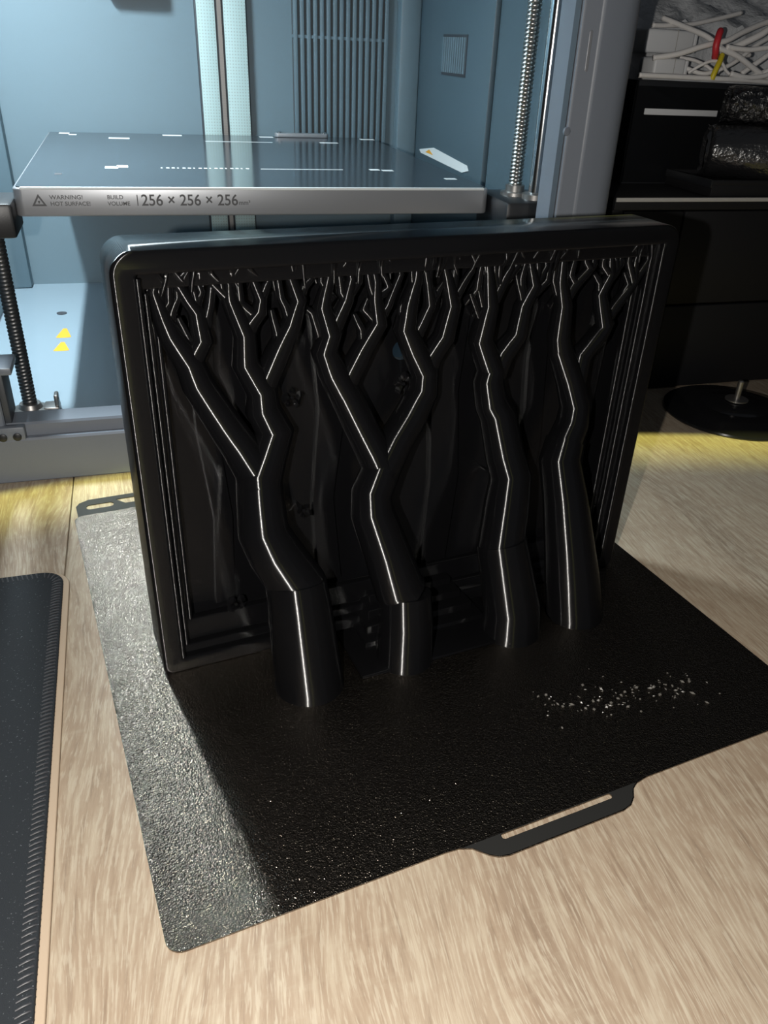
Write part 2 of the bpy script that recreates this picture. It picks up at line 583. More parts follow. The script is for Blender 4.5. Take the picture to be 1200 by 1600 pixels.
# flecks of plastic left on the plate
random.seed(11)
bm = bmesh.new()
for k in range(115):
    t = random.random()
    cx = 154 + 68 * t + random.gauss(0, 3)
    cy = 45 - 14 * t + random.gauss(0, 5.0)
    r = random.choice([0.25, 0.3, 0.35, 0.5, 0.7])
    a = random.random() * 6.28
    ln = r * random.uniform(1.0, 2.2)
    pts = [(cx + ln * math.cos(a + q) if q in (0, math.pi) else cx + r * math.cos(a + q), cy + ln * math.sin(a + q) if q in (0, math.pi) else cy + r * math.sin(a + q)) for q in (0, math.pi / 2, math.pi, 3 * math.pi / 2)]
    lo = [bm.verts.new(Vector((x, y, PT)) * MM) for x, y in pts]
    top = bm.verts.new(Vector((cx, cy, PT + r * 0.9)) * MM)
    for q in range(4):
        bm.faces.new((lo[q], lo[(q + 1) % 4], top))
    bm.faces.new(lo[::-1])
tag(finish(bm, 'plastic_flecks', 'plastic_fleck'), 'scatter of tiny pale plastic flecks on the dark build plate', 'residue', kind='stuff')

# ------------------------------------------------------------------ the printed forest picture
FX0, FX1, FY0, FY1, FH = 20.8, 240.6, 116.0, 140.6, 164.6
Z0 = PT
art = thing('forest_frame', 'glossy black printed picture frame with four relief trees standing on the build plate', 'sculpture')
plate('frame', [rrect(FX0, FX1, Z0, FH, (4, 4, 7.5, 7.5), 8), rrect(28.6, 232.8, 7.2, 157.2, 0.3, 2)], FY0, FY1, 'black_filament', art, 'XZ', bevel=1.3, bres=4)
plate('frame_step', [rrect(27, 234.4, 5, 159, 0), rrect(31.0, 230.4, 10.6, 152, 0.2, 2)], FY0 + 3.6, FY0 + 7.4, 'black_filament', art, 'XZ', bevel=0.8, bres=3)
plate('frame_step', [rrect(27, 234.4, 5, 159, 0), rrect(34.0, 227.4, 19.8, 152, 0.2, 2)], FY0 + 7.6, FY0 + 11.6, 'black_filament', art, 'XZ', bevel=0.8, bres=3)
plate('back_panel', [rrect(26, 235, 4, 160, 0), circle(126.4, 119.0, 3.9)], FY0 + 16.5, FY0 + 19.5, 'black_filament', art, 'XZ')
# thin rounded beads along the upright edges of the opening
for (xa, yb, za, zb) in ((28.6, FY0 + 0.1, 8, 156.5), (31.0, FY0 + 3.7, 11.4, 151), (34.0, FY0 + 7.7, 20.6, 148), (232.8, FY0 + 0.1, 8, 156.5), (230.4, FY0 + 3.7, 11.4, 151), (227.4, FY0 + 7.7, 20.6, 148)):
    tube('edge_bead', [(xa, yb, za), (xa, yb, zb)], 1.0, 'black_filament', art, 12)
# ground slab and steps between the trees
box('ground_slab', (93, 164, 84.6, FY0 + 2, Z0, Z0 + 1.6), 'black_filament', art, bevel=0.4)
for k, (y0_, z1_, x0_, x1_) in enumerate(((101, 4.2, 101, 158), (107, 7.6, 104, 155), (113, 11.0, 107, 152), (119, 14.4, 110, 150))):
    box('stair_step', (x0_, x1_, y0_, FY0 + 17, Z0, z1_), 'black_filament', art, bevel=0.4)

TREES = [
 ([ [(72.7,91.1,0.6,13.4),(72.1,93.7,15.4,13),(71.8,99,34.3,12.2),(71.6,101.9,43.1,11.6),(65.1,106.1,54.8,10.6),(61.9,109.2,63.4,10),(62.4,113.4,75.7,9),(63,116,84.1,8.6)],
   [(62.4,114.8,80.1,8.6),(62.1,116.2,84.6,7.6),(57.2,118.9,94.8,6.8),(52.5,120.8,103.7,6.3),(44.8,122,119.1,5.6),(42.8,122,126.8,5),(37.5,122,136.6,4),(35.5,122,143.2,3),(33.7,122,150.9,2.2),(34.8,122,153.3,1.8),(33.9,122,155.5,1.5)],
   [(42.9,122,124.6,4.6),(43.9,122,128,4.2),(47.8,122,134,3.8),(46.7,122,143.5,3),(44.1,122,147.5,2.4),(39,122,155.6,1.5)],
   [(63,115.5,82.3,8.5),(67.1,117.9,90.6,7.4),(70.7,119.8,98.5,7.2),(67,121.3,107,6.4),(67.1,122,114.3,5.8),(61.7,122,124.6,4.8),(62.2,122,134.9,4),(57.8,122,146.7,3),(57.9,122,151.8,2),(56,122,156.1,1.4)],
   [(67.3,122,114,5),(69.1,122,118,4.8),(73.9,122,127.6,4.5),(78.7,122,136.3,3.7),(81.6,122,144.9,3),(77.1,122,155.8,1.6)],
   [(62.5,122,133.4,3.2),(64.4,122,138.2,3),(67.7,122,141.8,2.8),(68.4,122,146.2,2.3),(64.2,122,156.4,1.3)] ],
  [ [(43.9,122,128,2.2),(43.3,122,131.6,1.9),(43.5,122,134.8,1.5),(40.6,122,142,1.1)],
   [(37.5,122,136.6,2.2),(38.7,122,143.9,1.9),(41.2,122,148.4,1.5),(41.1,122,154.5,1.1)],
   [(35.5,122,143.2,2.2),(38.4,122,147,1.9),(39.2,122,154.5,1.1)],
   [(47.8,122,134,2.2),(50.1,122,140.3,1.9),(50.4,122,142.3,1.5),(49.2,122,143.9,1.1)],
   [(47.8,122,134,2.2),(51.2,122,145.7,1.9),(53.5,122,154.5,1.1)],
   [(46.7,122,143.5,2.2),(47.1,122,146.6,1.9),(48.9,122,149.7,1.5),(46.4,122,155.9,1.1)],
   [(46.7,122,143.5,2.2),(47.1,122,146.6,1.9),(45.3,122,154.5,1.1)],
   [(73.9,122,127.6,2.2),(73.4,122,134.5,1.9),(71.7,122,142.1,1.1)],
   [(78.7,122,136.3,2.2),(76.6,122,143.3,1.9),(75.2,122,145.9,1.5),(73.9,122,154.5,1.1)],
   [(66.4,122,140.4,2.2),(61.1,122,145.3,1.9),(61.1,122,154.5,1.1)],
   [(68.4,122,146.2,2.2),(70,122,149.6,1.9),(71.2,122,151.7,1.5),(69.9,122,155.7,1.1)],
   [(81.6,122,144.9,2.2),(83.5,122,149.1,1.9),(86.9,122,152.4,1.5),(86.5,122,155.6,1.1)],
   [(90.2,129,125.9,1.9),(88.7,122,132.7,1.9),(86.3,122,140.1,1.5),(84.4,122,141.5,1.1)],
   [(35.5,122,143.2,2.2),(35.6,122,149.9,1.9),(35.5,122,154,1.5),(37.5,122,156.2,1.1)],
   [(81.6,122,144.9,2.2),(79.6,122,146.6,1.9),(78,122,154.5,1.1)],
   [(57.8,122,146.7,2.2),(55.5,122,150.3,1.9),(55,122,154.5,1.1)],
   [(57.8,122,146.7,2.2),(59,122,152.6,1.9),(60.5,122,155.7,1.1)],
   [(57.8,122,146.7,2.2),(51.8,122,153,1.9),(50.6,122,155.5,1.1)] ]),
 ([ [(114.8,91.8,5.6,11.8),(115.7,94,17,11.4),(116.2,97.3,29.1,10.8),(113.9,98.1,31.6,10.6),(110.2,103.1,46.4,9.8),(105.6,109.1,63.3,9),(106.1,111.5,70.2,8.6),(111.5,114.4,78.8,8)],
   [(110.5,113.8,77,8),(111.6,114.3,78.6,7.6),(108.7,116.5,85.6,7),(103.7,119.4,96.9,6.5),(98.9,121.5,108.1,6.2),(93.9,122,117.7,5.6),(90.7,122,126,5),(93.2,122,132.2,4.4),(90,122,141.9,3.4),(92.7,122,152.4,2),(91,122,156,1.4)],
   [(98.9,122,112.3,4.8),(101.2,122,117.1,4.6),(105.4,122,124.6,4.2),(111.6,122,134.3,3.7),(110,122,142.8,2.9),(110.1,122,149.3,2),(108.2,122,155.5,1.4)],
   [(93.5,122,131.9,3.4),(95.7,122,136.9,3.2),(99.1,122,143.6,2.8),(100.9,122,150.8,2),(99,122,156,1.3)],
   [(111.6,114.3,78.6,7.6),(118.4,117.2,88.3,7),(124.6,119.2,95.9,6.8),(131,121.2,106,6.2),(131.5,122,114,5.8),(126.1,122,123.7,5),(122.1,122,131.7,4.5),(123.5,122,140.6,3.6),(126,122,148.9,2.4),(126.4,122,155.6,1.5)],
   [(131.9,122,112.7,5),(133.7,122,119.4,4.8),(138.9,122,126.5,4.5),(141.4,122,138.7,3.7),(138.4,122,149,2.4),(135.4,122,155.6,1.4)],
   [(126.6,122,127.3,3),(129,122,132.1,2.8),(132.3,122,139.2,2.5),(130.5,122,148,2),(131.8,122,155.7,1.2)] ],
  [ [(105.4,122,124.6,2.2),(104.9,122,132.6,1.9),(101.8,122,138.4,1.1)],
   [(111.6,122,134.3,2.2),(115.2,122,140.4,1.9),(119.6,122,151.1,1.5),(117.4,122,156.3,1.1)],
   [(111.6,122,134.3,2.2),(105.3,122,140,1.9),(107,122,143.2,1.1)],
   [(99.1,122,143.6,2.2),(97,122,146.4,1.9),(95.9,122,154.5,1.1)],
   [(110,122,142.8,2.2),(108,122,147.5,1.9),(106,122,154.5,1.1)],
   [(132.3,122,139.2,2.2),(134.1,122,142.7,1.9),(137.1,122,147.1,1.1)],
   [(132.3,122,139.2,2.2),(134.1,122,142.7,1.9),(130.7,122,147.9,1.1)],
   [(141.4,122,138.7,2.2),(144.6,122,144.8,1.9),(148.7,122,151,1.5),(147.3,122,156.3,1.1)],
   [(156.5,129,126.3,1.9),(154.1,122,132.7,1.9),(148.8,122,142.3,1.1)],
   [(151.1,129,137.1,1.9),(151.7,122,144.1,1.9),(152.9,122,154.5,1.1)],
   [(90,122,141.9,2.2),(93.7,122,144.9,1.9),(89.6,122,150.5,1.5),(90.1,122,154.5,1.1)],
   [(123.5,122,140.6,2.2),(124.7,122,146.8,1.9),(123.6,122,154.5,1.1)],
   [(110,122,142.8,2.2),(115.4,122,146.7,1.9),(112.6,122,151.7,1.5),(113.3,122,155.2,1.1)],
   [(99.1,122,143.6,2.2),(103.4,122,149.7,1.9),(104.3,122,154.8,1.1)],
   [(130.5,122,148,2.2),(129.6,122,151.5,1.9),(128.4,122,155.3,1.1)],
   [(141.4,122,138.7,2.2),(141.3,122,151,1.9),(141.9,122,155.5,1.1)],
   [(122.1,122,131.7,2.2),(120.1,122,138.4,1.9),(121.1,122,141.7,1.1)],
   [(138.9,122,126.5,2.2),(139.1,122,137.1,1.9),(139.8,122,140.3,1.1)] ]),
 ([ [(166.2,91.2,1.9,12.8),(166.7,92.9,11.8,12.4),(164,97.7,30.3,11.4),(162.8,101.4,41.6,10.8),(166.5,106.5,56,10),(169.4,110.4,67.1,9.2),(167.2,113.6,76.4,8.6),(164.4,118.4,92.8,7.8),(161.7,119.5,97.5,7.2),(160,121.3,106.8,6.8),(161.5,121.9,110.8,6.4)],
   [(161.7,121.7,109.2,6.2),(161.7,121.8,110.7,6),(155,122,124.1,5.2),(157.7,122,137.1,4),(155.9,122,148.9,2.4),(154.1,122,156,1.5)],
   [(162.9,121.6,108.9,5.4),(165.9,122,116.8,5),(171.9,122,124.4,4.5),(172.9,122,135.8,3.7),(177.1,122,143.5,2.9),(173.7,122,152.7,1.8),(173.4,122,155.9,1.3)],
   [(158.2,122,136.8,3),(161,122,142.6,2.7),(165.3,122,151.1,2),(164.4,122,155.4,1.3)] ],
  [ [(172.9,122,135.8,2.2),(171.3,122,140.8,1.9),(168.2,122,148,1.1)],
   [(172.9,122,135.8,2.2),(170.5,122,146.4,1.9),(172.9,122,154.5,1.1)],
   [(177.1,122,143.5,2.2),(180,122,147.3,1.9),(181.6,122,150.8,1.5),(178.8,122,155.7,1.1)],
   [(191.3,129,133,1.9),(188.8,122,139.3,1.9),(185.6,122,144.9,1.5),(186.3,122,154.5,1.1)],
   [(156.6,129,131.5,1.9),(154.6,122,138.1,1.9),(152.2,122,143.7,1.5),(152.7,122,154.5,1.1)],
   [(161,122,142.6,2.2),(160.5,122,149.7,1.9),(160.8,122,154.9,1.1)],
   [(161,122,142.6,2.2),(159.2,122,146.2,1.9),(157.7,122,154.5,1.1)],
   [(177.1,122,143.5,2.2),(177.7,122,150.3,1.9),(176,122,155.1,1.1)],
   [(161,122,142.6,2.2),(168.4,122,151.6,1.9),(168.6,122,155.5,1.1)],
   [(155.9,122,148.9,2.2),(154.9,122,150,1.9),(152.6,122,154.5,1.1)],
   [(172.9,122,135.8,2.2),(182.7,122,144.7,1.9),(183.2,122,154.5,1.1)] ]),
 ([ [(200.4,91.2,1.9,12.8),(198.4,94.7,19.6,12.2),(197.3,98.3,32.4,11.2),(196.2,105.9,54.4,9.8),(194.4,111.6,70.3,9),(197.7,114,77.7,8.4),(201.6,116,84.1,7.6),(203.3,118.1,91.6,7),(200,120.7,103.2,6.3),(193.3,122,117.1,5.5)],
   [(194,122,115.6,5.4),(192.1,122,121.6,5),(192.1,122,134.9,4),(189.1,122,144.5,2.9),(188.8,122,153.3,1.6)],
   [(202.5,119.9,99.1,5),(204.9,122,112.2,4.8),(212.7,122,121.2,4.4),(214.7,122,125,4.1),(209.2,122,137.9,3.2),(213.1,122,145.4,2.4),(210.7,122,155.8,1.4)],
   [(192.7,122,136.7,2.8),(195.3,122,141.5,2.6),(203.4,122,149.2,2),(204.3,122,155.6,1.3)],
   [(214.8,122,127.2,3),(218.6,122,132.7,2.8),(225.7,122,141.5,2.3),(224.6,122,150,1.8),(226.2,122,155.1,1.3)] ],
  [ [(225.7,122,141.5,2.2),(229,122,146.4,1.9),(231.1,122,149.6,1.5),(229.7,122,154.9,1.1)],
   [(196.7,122,142.8,2.2),(193.2,122,146.5,1.9),(195.3,122,155.6,1.1)],
   [(209.2,122,137.9,2.2),(208.3,122,142.6,1.9),(204.9,122,146.2,1.1)],
   [(213.1,122,145.4,2.2),(217,122,148.9,1.9),(217.2,122,154.5,1.1)],
   [(225.7,122,141.5,2.2),(233.1,122,152.6,1.9),(235.5,122,155.7,1.1)],
   [(192.1,122,134.9,2.2),(194.9,122,137.6,1.9),(194.9,122,141.8,1.1)],
   [(202.6,122,148.4,2.2),(199.6,122,151.6,1.9),(198.5,122,155,1.1)],
   [(213.1,122,145.4,2.2),(208.4,122,149.4,1.9),(207.9,122,154.5,1.1)],
   [(225.7,122,141.5,2.2),(221,122,149.9,1.9),(221.2,122,154.5,1.1)],
   [(218.6,122,132.7,2.2),(223.5,122,140.8,1.9),(219.9,122,146.1,1.1)],
   [(209.2,122,137.9,2.2),(215.7,122,146.4,1.9),(213.2,122,154.5,1.1)] ]),
]


def bent(b):
    return b
SPLIT = (3, 2, 3, 5)             # where a trunk steps to a slimmer upper piece
for ti, (trunks, twigs) in enumerate(TREES):
    bm = bmesh.new()
    for i, br in enumerate(trunks):
        pts = [list(p_[:3]) for p_ in br]
        rad = [p_[3] for p_ in br]
        if pts[-1][2] > 148:
            pts[-1][2] = max(pts[-1][2], 157.6)
        if i == 0:
            # level foot on the plate, then the lower and the upper piece
            k = SPLIT[ti]
            pts[0][2] = Z0 + 1.2
            foot = [pts[0][0], pts[0][1], Z0]
            add_tube(bm, [foot] + pts[:k + 1], [rad[0] + 0.5] + rad[:k + 1], 28)
            start = [pts[k][j] * 1.25 - pts[k + 1][j] * 0.25 for j in range(3)]
            add_tube(bm, [start] + pts[k:], [rad[k] - 0.9, rad[k] - 0.9] + [r_ - 0.3 for r_ in rad[k + 1:]], 28)
        else:
            add_tube(bm, pts, rad, 18)
    # flatten everything below the plate
    for v_ in bm.verts:
        if v_.co.z < Z0 * MM: v_.co.z = Z0 * MM
    t_ = finish(bm, 'tree', 'black_filament', art, angle=60)
    for tw in twigs:
        bm = bmesh.new()
        pts = [list(p_[:3]) for p_ in tw]
        if pts[-1][2] > 152: pts[-1][2] = 157.6
        add_tube(bm, pts, [p_[3] for p_ in tw], 8)
        finish(bm, 'twig', 'black_filament', t_, angle=60)

# hair-fine twigs under the top rail
random.seed(5)
bm = bmesh.new()
for k in range(95):
    x = 30 + 202 * (k + random.random()) / 95
    y = random.uniform(118.5, 123)
    L = random.uniform(3, 9)
    dx = random.uniform(-3, 3)
    p0 = (x, y, 157.6)
    p1 = (x + dx * 0.4 + random.uniform(-.5, .5), y + 0.3, 157.6 - L * 0.5)
    p2 = (x + dx, y + 0.8, 157.6 - L)
    add_tube(bm, [p0, p1, p2], [0.9, 0.8, 0.5], 6)
    if random.random() < 0.5:
        add_tube(bm, [p1, (p1[0] + random.uniform(-2.5, 2.5), y, 157.6)], [0.7, 0.7], 6)
tag(finish(bm, 'fine_twigs', 'black_filament', art, angle=60), kind='stuff')

# slim trunks of the far layer in low relief
for (pts, r) in (([(50, 20), (52, 60), (48, 100), (50, 150)], 3.5), ([(96, 20), (93, 60), (97, 100), (92, 150)], 5), ([(146, 15), (149, 60), (146, 100), (150, 150)], 6.5),
                 ([(190, 18), (192, 70), (189, 110), (193, 150)], 4.5), ([(220, 20), (219, 80), (222, 150)], 4)):
    lf = [(x - r * random.uniform(.85, 1.1), z) for x, z in pts]
    rt = [(x + r * random.uniform(.85, 1.1), z) for x, z in pts[::-1]]
    plate('far_trunk', [lf + rt], FY0 + 14.2, FY0 + 16.8, 'black_filament', art, 'XZ')

# small leaf sprays
random.seed(3)
for (x, y, z, n, s) in ((79, 124, 108.5, 5, 3.0), (124, 124, 108.5, 7, 3.2), (81.5, 121, 62, 5, 2.4), (167.5, 122, 64, 5, 2.6), (53, 124.5, 21.5, 9, 3.2), (127, 117, 21, 3, 1.8)):
    bm = bmesh.new()
    for k in range(n):
        a = 2 * math.pi * k / n + random.random()
        cx, cz = x + s * 0.9 * math.cos(a), z + s * 0.9 * math.sin(a)
        rr = s * random.uniform(0.35, 0.6)
        hexa = [bm.verts.new(Vector((cx + rr * math.cos(q * math.pi / 3 + a), y + random.uniform(-.8, .8), cz + rr * 1.2 * math.sin(q * math.pi / 3 + a))) * MM) for q in range(6)]
        tip = bm.verts.new(Vector((cx, y - 1.6, cz)) * MM)
        bk = bm.verts.new(Vector((cx, y + 1.2, cz)) * MM)
        for q in range(6):
            bm.faces.new((hexa[q], hexa[(q + 1) % 6], tip))
            bm.faces.new((hexa[(q + 1) % 6], hexa[q], bk))
    add_tube(bm, [(x, y, z), (x + 0.5, y + 5, z - 2), (x + 1, FY0 + 17.5, z - 3)], [0.7, 0.7, 0.8], 6)
    finish(bm, 'leaf_spray', 'black_filament', art)

# ------------------------------------------------------------------ desk pad at the left
padr = thing('desk_pad', 'black desk pad with stitched border and reflected light painted into its pale edge at the left', 'desk pad')
# right edge runs from (-8.4,190) to (-33.3,-4.4); local frame: t along that edge (towards the viewer), n to the left
e0, e1 = Vector((-8.0, 205.0)), Vector((-33.6, -6.0))
tdir = (e1 - e0).normalized()
ndir = Vector((tdir.y, -tdir.x))          # points left (-x)
if ndir.x > 0: ndir = -ndir
def padpt(n, t):
    q = e0 + tdir * t + ndir * n
    return (q.x, q.y)
def pad_outline(inset, r):
    pts = [(n, t) for (n, t) in rrect(inset, 330, inset, 420, (r, 3, 3, 3), 8)]
    return [padpt(n, t) for n, t in pts]
plate('rubber_base', [pad_outline(-1.5, 12.5)], 0, 1.7, 'pad_edge_lit', padr, bevel=0.5)
plate('cloth_top', [pad_outline(1.0, 10)], 1.7, 3.2, 'pad_cloth', padr, bevel=0.6)
# overlock stitches: little inclined loops along the visible borders
bm = bmesh.new()
add_tube(bm, [(0.2, 0, 2.0), (1.2, 0.05, 3.35), (3.0, 0.45, 3.45), (4.7, 0.9, 3.2)], [0.30, 0.34, 0.34, 0.28], 6)
st = finish(bm, 'stitch', 'pad_thread', padr, angle=60)
first = True
def put_stitch(n, t, ang):
    global first
    q = padpt(n, t)
    if first:
        o = st; first = False
    else:
        o = share(st)
    o.location = (q[0] * MM, q[1] * MM, 0)
    o.rotation_euler = (0, 0, ang)
a_n = math.atan2(ndir.y, ndir.x)
t = 12.0
while t < 214:
    put_stitch(0.9, t, a_n)
    t += 2.05
a_t = math.atan2(tdir.y, tdir.x)
n_ = 13.0
while n_ < 46:
    put_stitch(n_, 0.9, a_t)
    n_ += 2.05
for k in range(5):
    a = math.radians(10 + 17 * k)
    q = (11 - 10.1 * math.cos(a), 11 - 10.1 * math.sin(a))
    d = Vector((math.cos(a), math.sin(a)))
    wd = ndir * d.x + tdir * d.y
    put_stitch(q[0], q[1], math.atan2(wd.y, wd.x))

# ------------------------------------------------------------------ the printer
pr = thing('printer', 'grey enclosed desktop 3D printer with open front and lit chamber', 'printer', (PO[0] * MM, PO[1] * MM, 0), PA)
YB = 368.0
extrude_profile('base', [(0.8, 0), (0, 0.8), (0, 25.2), (0.8, 26.4), (4.2, 26.4), (4.6, 32.6), (5.6, 33.8), (18, 35.0), (20, 33.5), (20.5, 16), (392, 16), (392, 0)], -29, 360, 'grey_shell', pr)
box('chamber_floor', (-24, 354, 20.6, YB, 16, 16.6), 'chamber_floor', pr)
# front columns: bevelled inner edge, long step, big rounded outer corner
def col_profile(mirror):
    p_ = [(322, 27), (322, 3.2), (322.7, 2.2), (324.0, 1.6), (332.6, 1.6), (333.4, 1.2), (334.4, 0.2), (335.6, 0)]
    for k in range(9):
        a = math.radians(270 + 90 * k / 8)
        p_.append((346 + 14 * math.cos(a), 14 + 14 * math.sin(a)))
    p_ += [(360, 27)]
    if mirror: p_ = [(331 - x, y) for x, y in p_][::-1]
    return p_
extrude_profile('front_column', col_profile(False), 26.4, 448, 'grey_shell', pr, 'Z')
extrude_profile('front_column', col_profile(True), 26.4, 448, 'grey_shell', pr, 'Z')
box('column_shade_strip', (321.5, 322.2, 3.2, 9.5, 36, 446), 'dark_panel', pr)  # added dark strip: shade of the column's bevelled inner edge
plate('column_slot', [rrect(327.6, 329.4, 213, 232, 0.9)], 1.25, 1.75, 'bed_trim', pr, 'XZ', bevel=0.2)
plate('column_button', [circle(322.6, 184, 2.2, 16)], 1.6, 3.4, 'grey_shell', pr, 'XZ', bevel=0.3)
box('top_frame', (-29, 360, 0, 392, 448, 462), 'grey_shell', pr, bevel=3)
box('front_header', (9, 322, 2, 26, 415, 448), 'grey_shell', pr, bevel=1)
box('side_wall', (-29, -25, 27, 392, 16, 448), 'chamber_wall', pr)
box('side_wall', (354, 360, 27, 392, 16, 448), 'chamber_wall_shaded', pr)
box('back_wall', (-25, 354, YB, YB + 4, 16, 448), 'chamber_wall', pr)
# screw recess of the right wall, its lit upright edge, and the corner posts at the back
box('wall_liner', (349.5, 354, 186, YB, 16.6, 448), 'chamber_wall_shaded', pr, bevel=1.2)
box('corner_post', (330.5, 349.5, YB - 14, YB, 16.6, 448), 'chamber_wall', pr, bevel=2.0)
box('corner_post', (-25, -8, YB - 14, YB, 16.6, 448), 'chamber_wall', pr, bevel=2.0)
# rail of the back wall: two light perforated strips, dark channel, toothed belt
rail = box('back_rail', (154, 197, YB - 6, YB, 20, 448), 'dark_panel', pr, bevel=0.6)
box('perforated_strip', (155.5, 170.5, YB - 8, YB - 5.5, 20, 447), 'perforated_strip', rail, bevel=0.5)
box('perforated_strip', (177.5, 196, YB - 8, YB - 5.5, 20, 447), 'perforated_strip', rail, bevel=0.5)
bm = bmesh.new()
add_box(bm, 172.2, 175.6, YB - 7.6, YB - 6.4, 20, 447)
for k in range(150):
    add_box(bm, 172.2, 175.6, YB - 8.2, YB - 7.6, 120 + k * 2.0, 121 + k * 2.0)
finish(bm, 'toothed_belt', 'dull_steel', rail)
# ventilation grille of the back wall
gr = box('grille', (236, 322, YB - 1.0, YB + 0.5, 140, 440), 'grille_shade', pr)
sl = box('slat', (237.0, 240.4, YB - 4.2, YB - 0.8, 140, 440), 'chamber_wall', gr, bevel=0.5)
for k in range(1, 15):
    share(sl, loc=(k * 5.85 * MM, 0, 0))
box('grille_bar', (236, 322, YB - 3.0, YB - 0.6, 222, 224.4), 'chamber_wall', gr)
# small vent of the right wall
vt = box('side_vent', (348.9, 349.6, 236, 292, 201, 230), 'dark_panel', pr)
fn = box('vent_fin', (348.0, 349.0, 238, 240.6, 203, 228), 'chamber_wall', vt)
for k in range(1, 11):
    share(fn, loc=(0, k * 4.95 * MM, 0))
# warning sticker on the right wall
stk = plate('warning_sticker', [[(212, 136), (216, 139.5), (300, 143.5), (340, 138), (335, 135.5), (226, 133)]], 0, 0.5, 'print_white', pr, 'XZ')
stk.rotation_euler = (0, 0, math.radians(90)); stk.location = (349.2 * MM, 0, 0)
sm = plate('warning_mark', [[(300, 137.4), (322, 137.6), (311, 140.8)]], 0.5, 0.6, 'print_orange', stk, 'XZ')
# part hanging at the top of the back wall
box('purge_chute', (86, 129, YB - 16, YB, 243.5, 275), 'dark_panel', pr, bevel=4, seg=3)
# lamp of the chamber
lb = box('lamp_housing', (-25, 2, 95, 205, 398, 412), 'black_plastic', pr, bevel=1)
box('lamp_lens', (-2, 2, 100, 200, 396.5, 398), 'lamp_lens', lb)

# --- heated bed
BZ = 146.0
bed = plate('heated_bed', [rrect(27, 305, 61, 350, (5, 5, 3, 3))], BZ - 15.5, BZ - 0.6, 'bed_trim', pr, bevel=1.2, bres=3)
plate('bed_surface', [rrect(28.6, 303.4, 63, 348, (4, 4, 2, 2))], BZ - 0.7, BZ - 0.2, 'bed_top', bed)
box('bed_edge_highlight', (31, 301, 60.7, 62.9, BZ - 1.6, BZ - 0.1), 'print_white', bed, bevel=0.5)  # white strip added as a painted highlight along the bed's front edge
def bed_mark(x0, x1, y0, y1, name='bed_marking', m='print_white'):
    plate(name, [rrect(x0, x1, y0, y1, 0.4, 2)], BZ - 0.2, BZ - 0.12, m, bed)
for (x0, x1, y0, y1) in ((36, 44, 336, 344), (44, 50, 326, 333), (75, 91, 304, 313), (74, 82, 135, 145), (81, 88, 140, 150), (118, 134, 334, 342), (200, 212, 335, 342), (246, 262, 298, 304), (290, 303, 330, 338), (247, 254, 136, 142), (255, 263, 133, 139), (288, 296, 96, 102)):
    bed_mark(x0, x1, y0, y1)
bed_mark(46, 50, 108, 114, m='print_grey')
for k in range(17):                                              # print of the bed: a dotted caption and two fine rules
    bed_mark(108 + k * 3.4, 108 + k * 3.4 + (2.0 if k % 3 else 1.1), 137.5, 141.5)
bed_mark(172, 228, 137.5, 139.0)
bed_mark(150, 205, 296, 298)
clip = plate('rear_clip', [rrect(214, 262, 338, 344, 2.8)], BZ - 0.2, BZ + 3.2, 'bed_trim', bed, bevel=0.6)
for x in (218, 258):
    lathe('screw_head', [(2.6, 0), (2.6, 0.9), (1.6, 1.5), (0, 1.6)], 'chrome', bed, 16, (x, 341), BZ + 3.1)
# print on its front bar
RX = (math.pi / 2, 0, 0)
FYB = 60.96
plate('warning_triangle', [[(36, 136.2), (43.6, 136.2), (39.8, 142.4)], [(37.6, 137.1), (42.0, 137.1), (39.8, 140.7)]], FYB - 0.06, FYB + 0.06, 'print_grey', bed, 'XZ')
plate('warning_triangle', [[(39.2, 138.9), (40.4, 138.9), (40.1, 137.6), (39.5, 137.6)]], FYB - 0.06, FYB + 0.06, 'print_grey', bed, 'XZ')
text('bed_lettering', 'WARNING!', 3.0, (45.4, FYB, 139.7), RX, 'print_grey', bed, sx_=1.12)
text('bed_lettering', 'HOT SURFACE!', 3.0, (45.4, FYB, 136.4), RX, 'print_grey', bed, sx_=1.02)
text('bed_lettering', 'BUILD', 3.0, (75.2, FYB, 139.7), RX, 'print_grey', bed, sx_=1.05)
text('bed_lettering', 'VOLUME', 3.0, (75.2, FYB, 136.4), RX, 'print_grey', bed, sx_=1.02)
plate('bed_lettering', [rrect(91.0, 91.5, 136.2, 142.0, 0)], FYB - 0.06, FYB + 0.06, 'print_grey', bed, 'XZ')
text('bed_lettering', '256 \u00d7 256 \u00d7 256', 8.4, (93.2, FYB, 136.3), RX, 'print_grey', bed, sx_=0.95)
text('bed_lettering', 'mm\u00b3', 3.6, (147.6, FYB, 136.5), RX, 'print_grey', bed)
# carriage arms that carry the bed
box('carriage_arm', (-6, 27.5, 46, 84, 122, 140), 'black_plastic', pr, bevel=2)
plate('arm_sticker', [rrect(3, 14, 50, 66, 1)], 140.0, 140.1, 'bed_trim', pr)
box('carriage_arm', (305.5, 352, 34, 84, 118, 142), 'black_plastic', pr, bevel=3)
lathe('screw_nut', [(9, 0), (9, 2), (6, 2.4), (6, 6), (4.4, 6.4)], 'dull_steel', pr, 24, (321.5, 60), 142)
